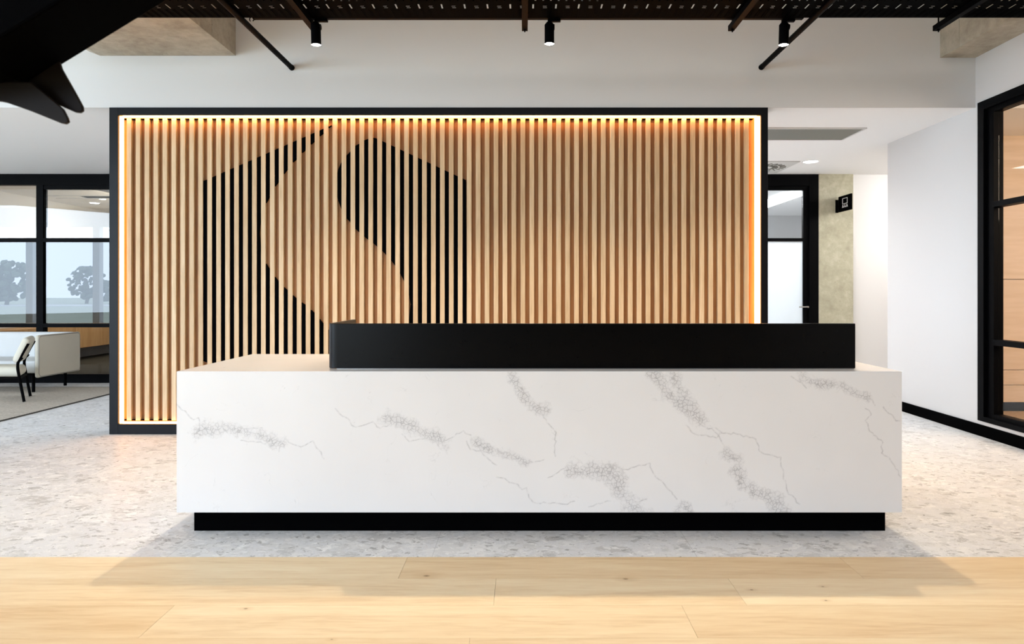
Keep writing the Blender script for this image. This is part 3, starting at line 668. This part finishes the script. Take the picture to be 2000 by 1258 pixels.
obj('transom', BM((fx0+0.02, fx1, WY0+0.076, WY1-0.156, 0.765, 0.81), bev=0.001), 'black_joinery', w2)
obj('mullion', BM((fx0+0.02, fx1, 3.40, 3.45, WZ0+0.076, 0.764), (fx0+0.02, fx1, 3.40, 3.45, 0.811, 1.889), (fx0+0.02, fx1, 3.40, 3.45, 1.936, WZ1-0.111)), 'black_joinery', w2)
obj('pane', BM((3.858, 3.864, WY0+0.16, WY1-0.157, WZ0+0.077, WZ1-0.112)), 'glass', w2)
struct('floor_carpet', BM((4.001, 8.6, 0.0, 6.819, 0.0005, 0.012)), 'brown_carpet', label='brown woven carpet inside the meeting room', cat='carpet')
struct('baseboard_room', BM((4.001, 8.6, 6.80, 6.819, 0.0125, 0.10)), 'black_matte')
struct('wall_room_near', BM((4.001, 8.6, -0.2, 0.0, 0, 3.9)), 'white_wall')
bm = BM((4.001, 8.6, 6.79, 6.818, 0.102, 0.27), (4.001, 8.6, 6.785, 6.818, 0.276, 0.42), (4.001, 8.6, 6.79, 6.818, 0.426, 1.32), (4.001, 8.6, 6.79, 6.818, 1.327, 2.77), bev=0.002)
tag(obj('wall_panelling', bm, 'peach_wall', None), 'pale warm timber panelling seen through the right window', 'wall panelling', kind='structure')
struct('ceiling_room', BM((4.001, 8.6, 0.0, 6.819, 2.86, 2.9)), 'black_matte')
cs = thing('slatted_ceiling', 'dark slatted ceiling inside the room behind the right window', 'ceiling panel', (6, 4, 2.86))
bm = bmesh.new(); y = 0.4
while y < 6.75:
    if abs(y-5.82) > 0.07: box(bm, 4.05, 8.5, y, y+0.03, 2.78, 2.859)
    y += 0.075
obj('slats', bm, 'oak_backing', cs)
tag(obj('linear_light', BM((4.05, 8.5, 5.80, 5.845, 2.775, 2.859)), 'led_line', None), 'long warm linear light in the dark slatted ceiling at right', 'linear light')

# ============================================================ CORRIDOR AT RIGHT
d1 = thing('door_1', 'black framed glazed door at the end of the right corridor', 'door', (3.3, 9.05, 0), kind='structure')
dx0, dx1 = 2.55, 3.874; dz = CL-0.003
obj('door_frame', BM((dx1-0.12, dx1, 9.0, 9.2, 0, dz), (dx0, dx0+0.1, 9.0, 9.2, 0, dz), (dx0+0.1, dx1-0.12, 9.0, 9.2, 2.60, dz), bev=0.002), 'black_joinery', d1)
xr = (1567-VX)*9.06/F
dl = obj('door_leaf', BM((xr, dx1-0.122, 9.03, 9.08, 0.01, 2.598), (dx0+0.101, dx0+0.16, 9.03, 9.08, 0.01, 2.598), (dx0+0.16, xr, 9.03, 9.08, 2.545, 2.598), (dx0+0.16, xr, 9.03, 9.08, 1.87, 1.91), (dx0+0.16, xr, 9.03, 9.08, 0.01, 0.12), bev=0.001), 'black_joinery', d1)
obj('glass_pane', BM((dx0+0.161, xr-0.001, 9.052, 9.058, 1.911, 2.544)), 'glass', dl)
obj('frosted_pane', BM((dx0+0.161, xr-0.001, 9.052, 9.058, 0.121, 1.869)), 'glass_frost', dl)
bm = bmesh.new(); hx = xr+0.05; cyl(bm, (hx, 8.99, 1.0), (hx, 9.03, 1.0), 0.012, 12); tube(bm, [(hx, 8.99, 1.0), (hx-0.05, 8.985, 1.0), (hx-0.12, 8.985, 1.0)], 0.009, 8)
obj('door_handle', bm, 'steel', dl, smooth=True)
struct('wall_corridor_left', BM((-3.6, dx0-0.001, 9.0, 9.2, 0, CL)), 'white_wall')
struct('wall_back_room', BM((1.0, 7.0, 13.9, 14.1, 0, CL), (1.0, 1.1, 9.2, 13.9, 0, CL), (6.9, 7.0, 9.25, 13.9, 0, CL)), 'white_wall')
lp = thing('ceiling_light', 'long bright linear lamp seen through the top pane of the corridor door', 'ceiling light', (3.9, 11, 2.74))
a, b = W(1500, 392, 10.2), W(1556, 377, 12.0)
bm = bmesh.new(); prism(bm, [(4.10, 10.55), (4.33, 10.55), (4.33, 12.2), (4.10, 12.2)], 'z', 2.70, 2.751); obj('diffuser', bm, 'led_cool', lp)
# recessed ceiling panel
rp = thing('ceiling_panel', 'grey recessed rectangular ceiling panel with pale edge right of the timber wall', 'ceiling panel', (2.2, 6.7, CL))
y0, y1, xe = 6.45, 6.95, 3.235
obj('panel', BM((1.2, xe-0.02, y0+0.02, y1-0.02, CL-0.006, CL-0.0005)), 'vent_grey', rp)
obj('edge_trim', BM((1.2, xe, y0, y0+0.018, CL-0.012, CL-0.0005), (1.2, xe, y1-0.018, y1, CL-0.012, CL-0.0005), (xe-0.018, xe, y0+0.018, y1-0.018, CL-0.012, CL-0.0005)), 'white_wall', rp)
# swirl diffuser
sd = thing('air_diffuser', 'square swirl air diffuser beside the round downlight in the corridor ceiling', 'air vent', (2.95, 8.48, CL))
obj('faceplate', BM((2.6, 3.27, 8.10, 8.86, CL-0.012, CL-0.0005), bev=0.003), 'ivory_trim', sd)
bm = bmesh.new()
for k in range(24):
    a = k*math.pi/12
    for r0, r1 in ((0.13, 0.20), (0.22, 0.29)):
        p = Vector((2.935+r0*math.cos(a), 8.48+r0*math.sin(a), CL-0.014)); q = Vector((2.935+r1*math.cos(a+0.12), 8.48+r1*math.sin(a+0.12), CL-0.014)); tube(bm, [p, q], 0.006, 6)
obj('vanes', bm, 'vent_grey', sd)
def downlight(label, X, Y, r, power, group='recessed downlights', z=CL, col=(1, 0.98, 0.94)):
    s = thing('downlight', label, 'downlight', (X, Y, z), group)
    bm = bmesh.new(); k = 28
    pts = [(r+0.012, -0.0005), (r+0.012, -0.006), (r, -0.008), (r-0.004, -0.0005)]
    rings = [[bm.verts.new((X+pr*math.cos(i*2*math.pi/k), Y+pr*math.sin(i*2*math.pi/k), z+pz)) for i in range(k)] for pr, pz in pts]
    for j in range(3):
        for i in range(k): bm.faces.new((rings[j][i], rings[j][(i+1) % k], rings[j+1][(i+1) % k], rings[j+1][i]))
    obj('trim_ring', bm, 'white_wall', s, smooth=True)
    bm = bmesh.new(); cyl(bm, (X, Y, z-0.006), (X, Y, z-0.001), r-0.002, k); obj('lens', bm, 'downlight_face', s)
    spot('downlight_beam', (X, Y, z-0.03), (X, Y, 0), power, col, 150, 0.8, 0.06)
downlight('bright round downlight beside the swirl diffuser in the corridor ceiling', 3.40, 8.12, 0.085, 42)
# blade sign
bs = thing('blade_sign', 'small black projecting sign with white screen and audience symbol on the concrete column', 'sign', (4.12, 9.0, 2.3))
p0 = CH-(415.3-VY)*9.0/F; p1 = CH-(385.5-VY)*9.0/F; sxx = 4.122
obj('sign_plate', BM((sxx, sxx+0.02, 8.63, 8.975, p0, p1), bev=0.0015), 'black_matte', bs)
obj('wall_bracket', BM((sxx-0.028, sxx-0.002+0.012, 8.992, 8.9995, p0-0.005, p1-0.035), (sxx+0.004, sxx+0.016, 8.974, 8.993, (p0+p1)/2-0.02, (p0+p1)/2+0.0)), 'black', bs)
bm = bmesh.new(); sX = sxx-0.0012; zc = (p0+p1)/2
def rx(y0, y1, z0, z1): box(bm, sX, sX+0.0011, y0, y1, z0, z1)
ya, yb_ = 8.72, 8.86; za, zb = zc-0.01, zc+0.065
rx(ya, yb_, za, za+0.006); rx(ya, yb_, zb-0.006, zb); rx(ya, ya+0.012, za, zb); rx(yb_-0.012, yb_, za, zb)
for yc in (8.735, 8.79, 8.845):
    poly = [(yc+0.012*math.cos(i*math.pi/6), zc-0.026+0.008*math.sin(i*math.pi/6)) for i in range(12)]; prism(bm, poly, 'x', sX, sX+0.0011)
    prism(bm, [(yc-0.024, zc-0.055), (yc-0.012, zc-0.036), (yc+0.012, zc-0.036), (yc+0.024, zc-0.055), (yc+0.012, zc-0.055), (yc, zc-0.044), (yc-0.012, zc-0.055)], 'x', sX, sX+0.0011)
obj('symbol', bm, 'sign_white', bs)

# ============================================================ LOUNGE AT LEFT
GY = 8.98
w1 = thing('window_1', 'black framed glass partition behind the lounge seats', 'glass partition', (-6, GY, 0), kind='structure')
gx0, gx1 = -9.0, -3.7
def gz(py): return CH-(py-VY)*GY/F
def gx(px): return (px-VX)*GY/F
m0, m1 = gx(70.5), gx(84)
obj('top_rail', BM((gx0, gx1, GY, GY+0.09, gz(361), CL-0.002), (m1, gx1, GY+0.01, GY+0.08, gz(369.5), gz(361)), bev=0.001), 'black_joinery', w1)
obj('bottom_rail', BM((gx0, gx1, GY, GY+0.09, 0, gz(731)), bev=0.001), 'black_joinery', w1)
obj('mullion', BM((m0, m1, GY+0.001, GY+0.089, gz(731), gz(361))), 'black_joinery', w1)
obj('transom', BM((gx0, m0-0.001, GY-0.004, GY+0.07, gz(472.5), gz(465)), (m1+0.001, gx1, GY-0.004, GY+0.07, gz(472.5), gz(465)), (m0, m1, GY-0.004, GY, gz(472.5), gz(465))), 'black_joinery', w1)
obj('transom', BM((gx0, m0-0.001, GY-0.004, GY+0.07, gz(639.5), gz(632)), (m1+0.001, gx1, GY-0.004, GY+0.07, gz(639.5), gz(632)), (m0, m1, GY-0.004, GY, gz(639.5), gz(632))), 'black_joinery', w1)
for a, b in ((gx0, m0-0.001), (m1+0.001, gx1)):
    obj('pane', BM((a, b, GY+0.03, GY+0.036, gz(464.5), gz(370))), 'glass_low_iron', w1)
    obj('tinted_pane', BM((a, b, GY+0.03, GY+0.036, gz(631.5), gz(473))), 'glass_film', w1)
    obj('pane', BM((a, b, GY+0.03, GY+0.036, gz(730.5), gz(640))), 'glass', w1)
struct('wall_glass_room', BM((-8.3, -8.1, GY+0.1, 14.1, 0, CL), (-8.1, -3.6, 14.0, 14.2, 0, CL), (-3.7, -3.6, GY+0.1, 14.0, 0, CL)), 'white_wall')
struct('floor_glass_room', BM((-8.1, -3.7, GY+0.1, 14.0, 0.0005, 0.01)), 'dark_carpet')
cd = thing('wall_cabinet', 'floating oak wall cabinet behind the lounge glass partition', 'cabinet', (-7.9, 11.5, 0.22))
obj('carcass', BM((-8.099, -7.66, 9.3, 13.9, 0.23, 0.63), bev=0.002), 'oak_panel', cd)
for i in range(6):
    y0 = 9.31+i*0.765; obj('door', BM((-7.659, -7.64, y0, y0+0.757, 0.235, 0.625), bev=0.0015), 'oak_panel', cd)
downlight('round downlight behind the glass partition nearest the light wall', -7.50, 11.9, 0.075, 14)
downlight('small round downlight behind the glass partition beside the timber wall frame', -7.05, 11.4, 0.05, 8)
av = thing('linear_vent', 'dark linear air vent in the ceiling behind the glass partition', 'air vent', (-6.6, 11, CL))
obj('vent_frame', BM((-7.75, -5.6, 11.0, 11.02, CL-0.01, CL-0.0005), (-7.75, -5.6, 11.28, 11.30, CL-0.01, CL-0.0005)), 'white_wall', av)
obj('vent_blades', BM(*[(-7.2, -5.6, 11.03+0.06*i, 11.06+0.06*i, CL-0.008, CL-0.0005) for i in range(4)]), 'black_matte', av)

# rug
rgx, rgy0, rgy1 = -4.84, 4.6, 8.55
rug = thing('rug', 'beige woven lounge rug with thin dark binding edge', 'rug', (-6.8, 7, 0))
obj('pile', BM((-9.0, rgx-0.014, rgy0+0.014, rgy1-0.014, 0.0003, 0.010)), 'rug', rug)
obj('binding', BM((rgx-0.014, rgx, rgy0, rgy1, 0.0003, 0.011), (-9.0, rgx-0.014, rgy0, rgy0+0.014, 0.0003, 0.011), (-9.0, rgx-0.014, rgy1-0.014, rgy1, 0.0003, 0.011)), 'rug_edge', rug)
# sofa
so = thing('sofa', 'pale upholstered sofa with cream end panel in front of the glass partition', 'sofa', (-6.6, 8.4, 0.01))
def cushion(x0, x1, y0, y1, z0, z1, bev): 
    bm = bmesh.new(); box(bm, x0, x1, y0, y1, z0, z1, bev=bev, seg=5); return bm
obj('end_panel', cushion(-5.748, -5.70, 8.0, 8.76, 0.19, 0.69, 0.020), 'cream_fabric', so, smooth=True)
bm = bmesh.new(); tube(bm, [(-5.703, y, z) for y, z in rounded_rect(8.012, 8.748, 0.202, 0.678, 0.045)], 0.005, 6, closed=True); tube(bm, [(-5.745, y, z) for y, z in rounded_rect(8.012, 8.748, 0.202, 0.678, 0.045)], 0.005, 6, closed=True)
obj('piping', bm, 'piping', so, smooth=True)
obj('end_panel', cushion(-7.65, -7.602, 8.0, 8.76, 0.19, 0.69, 0.020), 'cream_fabric', so, smooth=True)
obj('backrest', cushion(-7.60, -5.75, 8.64, 8.77, 0.21, 0.69, 0.04), 'grey_fabric', so, smooth=True)
obj('seat', cushion(-7.60, -5.75, 8.03, 8.645, 0.24, 0.385, 0.03), 'grey_fabric', so, smooth=True)
for lx, ly in ((-5.83, 8.10), (-5.83, 8.66), (-7.55, 8.10), (-7.55, 8.66)):
    bm = bmesh.new(); cyl(bm, (lx, ly, 0.011), (lx, ly, 0.245), 0.018, 14); obj('leg', bm, 'black', so, smooth=True)
obj('base_rail', BM((-7.5, -5.85, 8.12, 8.15, 0.205, 0.24)), 'black', so)
# lounge chair seen from behind on its right side
lc = thing('lounge_chair', 'cream upholstered chair with black tubular frame at the left picture edge', 'chair', (-5.75, 7.55, 0.01))
for (bx_, by_) in ((-5.42, 7.37), (-5.635, 7.76)):
    dx = -0.0
    pts = [(bx_+0.015, by_, 0.013), (bx_-0.03, by_, 0.24), (bx_-0.055, by_, 0.40), (bx_-0.02, by_, 0.50), (bx_+0.06, by_, 0.64)]
    bm = bmesh.new(); tube(bm, smooth_path(pts, 5), 0.0145, 10); obj('rear_leg', bm, 'black', lc, smooth=True)
    fxp = bx_-0.52
    bm = bmesh.new(); tube(bm, smooth_path([(fxp-0.03, by_, 0.013), (fxp, by_, 0.26), (fxp, by_, 0.275)], 4), 0.0145, 10); obj('front_leg', bm, 'black', lc, smooth=True)
    bm = bmesh.new(); tube(bm, [(fxp, by_, 0.262), (bx_-0.035, by_, 0.262)], 0.011, 8); obj('seat_rail', bm, 'black', lc, smooth=True)
    bm = bmesh.new(); tube(bm, [(bx_-0.03, by_, 0.455), (bx_+0.0, by_, 0.485)], 0.007, 8); obj('back_bracket', bm, 'black', lc, smooth=True)
    bm = bmesh.new(); tube(bm, [(bx_-0.01, by_, 0.61), (bx_+0.03, by_, 0.60)], 0.007, 8); obj('back_bracket', bm, 'black', lc, smooth=True)
bm = bmesh.new(); tube(bm, [(-5.455, 7.37, 0.262), (-5.665, 7.76, 0.262)], 0.011, 8); obj('cross_rail', bm, 'black', lc, smooth=True)
bm = bmesh.new(); tube(bm, [(-5.93, 7.37, 0.262), (-6.155, 7.76, 0.262)], 0.011, 8); obj('cross_rail', bm, 'black', lc, smooth=True)
# seat and back follow the slight turn of the chair
sh = lambda x, y: x-(y-7.37)*0.215/0.39
bm = cushion(-6.06, -5.44, 7.39, 7.74, 0.275, 0.385, 0.05)
for v_ in bm.verts: v_.co.x = sh(v_.co.x, v_.co.y)
obj('seat', bm, 'cream_fabric', lc, smooth=True)
bm = cushion(-0.042, 0.042, 7.35, 7.78, -0.15, 0.15, 0.04)
rot = Matrix.Rotation(math.radians(27), 4, 'Y')
for v_ in bm.verts:
    y = v_.co.y; p = rot @ Vector((v_.co.x, 0, v_.co.z)); v_.co = Vector((sh(p.x-5.44, y), y, p.z+0.565))
obj('backrest', bm, 'cream_fabric', lc, smooth=True)

# ============================================================ WINDOWS BEHIND THE CAMERA (seen mirrored in the left glass)
w3 = thing('window_3', 'full height window wall behind the viewer, mirrored in the left glass', 'window', (-12, -4.1, 0), kind='structure')
for X in (-19.9, -17.9, -15.95, -13.8, -11.6, -9.4, -7.2, -5.0):
    obj('pillar', BM((X-0.11, X+0.11, -4.15, -3.95, 0, 3.3)), 'white_wall', w3)
obj('sill_rail', BM((-20, -3, -4.14, -4.06, 0, 0.06)), 'black_joinery', w3)
struct('ground', BM((-150, 40, -160, -4.3, -0.5, -0.4)), 'grass')
struct('ground_path', BM((-150, 40, -64, -56, -0.399, -0.33)), 'path')
def tree(label, X, Y, h, w_, seed, dense=True):
    t_ = thing('tree', label, 'tree', (X, Y, -0.4), 'trees mirrored in the glass partition'); rg = random.Random(seed)
    bm = bmesh.new(); tube(bm, smooth_path([(X, Y, -0.4), (X+0.2, Y, h*0.25), (X-0.1, Y, h*0.6)], 4), 0.22, 8); obj('trunk', bm, 'bark', t_)
    bm = bmesh.new(); cnt = 200 if dense else 520
    for _ in range(cnt):
        a = rg.uniform(0, 6.28); u = rg.random()**0.6; zz = rg.uniform(0.08, 1.0)
        wr = w_*math.sqrt(max(0.05, 1-((zz-0.55)/0.5)**2)); rr = (rg.uniform(0.05, 0.13) if dense else rg.uniform(0.018, 0.045))*w_
        bmesh.ops.create_icosphere(bm, subdivisions=2, radius=rr, matrix=Matrix.Translation((X+u*wr*math.cos(a), Y+u*wr*math.sin(a)*0.6, zz*(h-rr))))
    for v_ in bm.verts:
        q = mnoise.noise(v_.co*1.7); v_.co += Vector((q, mnoise.noise(v_.co*2.3), q))*0.22
    obj('crown', bm, 'leaf', t_)
TY = -62; TD = 2*GY-TY
for i, (px, py, wpx, dn, lb) in enumerate([(12, 508, 30, 1, 'round hazy tree at the left edge of the glass reflection'), (40, 512, 22, 1, 'round hazy tree mirrored left of the black mullion'), (97, 520, 26, 1, 'round tree mirrored just right of the black mullion'),
      (130, 540, 24, 1, 'low tree mirrored between the round tree and the tall tree'), (155, 545, 20, 1, 'low tree mirrored at the foot of the tall leafy tree'), (185, 490, 30, 0, 'tall loose leafy tree mirrored beside the timber wall frame'), (222, 500, 26, 0, 'loose leafy tree mirrored at the right end of the glass'), (66, 550, 24, 1, 'low tree mirrored behind the black mullion')]):
    X = (px-VX)*TD/F; h = CH+(VY-py)*TD/F
    tree(lb, X, TY-[0, 12, 24, 36, 6, 18, 30, 42][i], h, wpx*TD/F*1.8, i+3, dn)

for o in bpy.data.objects:
    if '_base' in o: del o['_base']
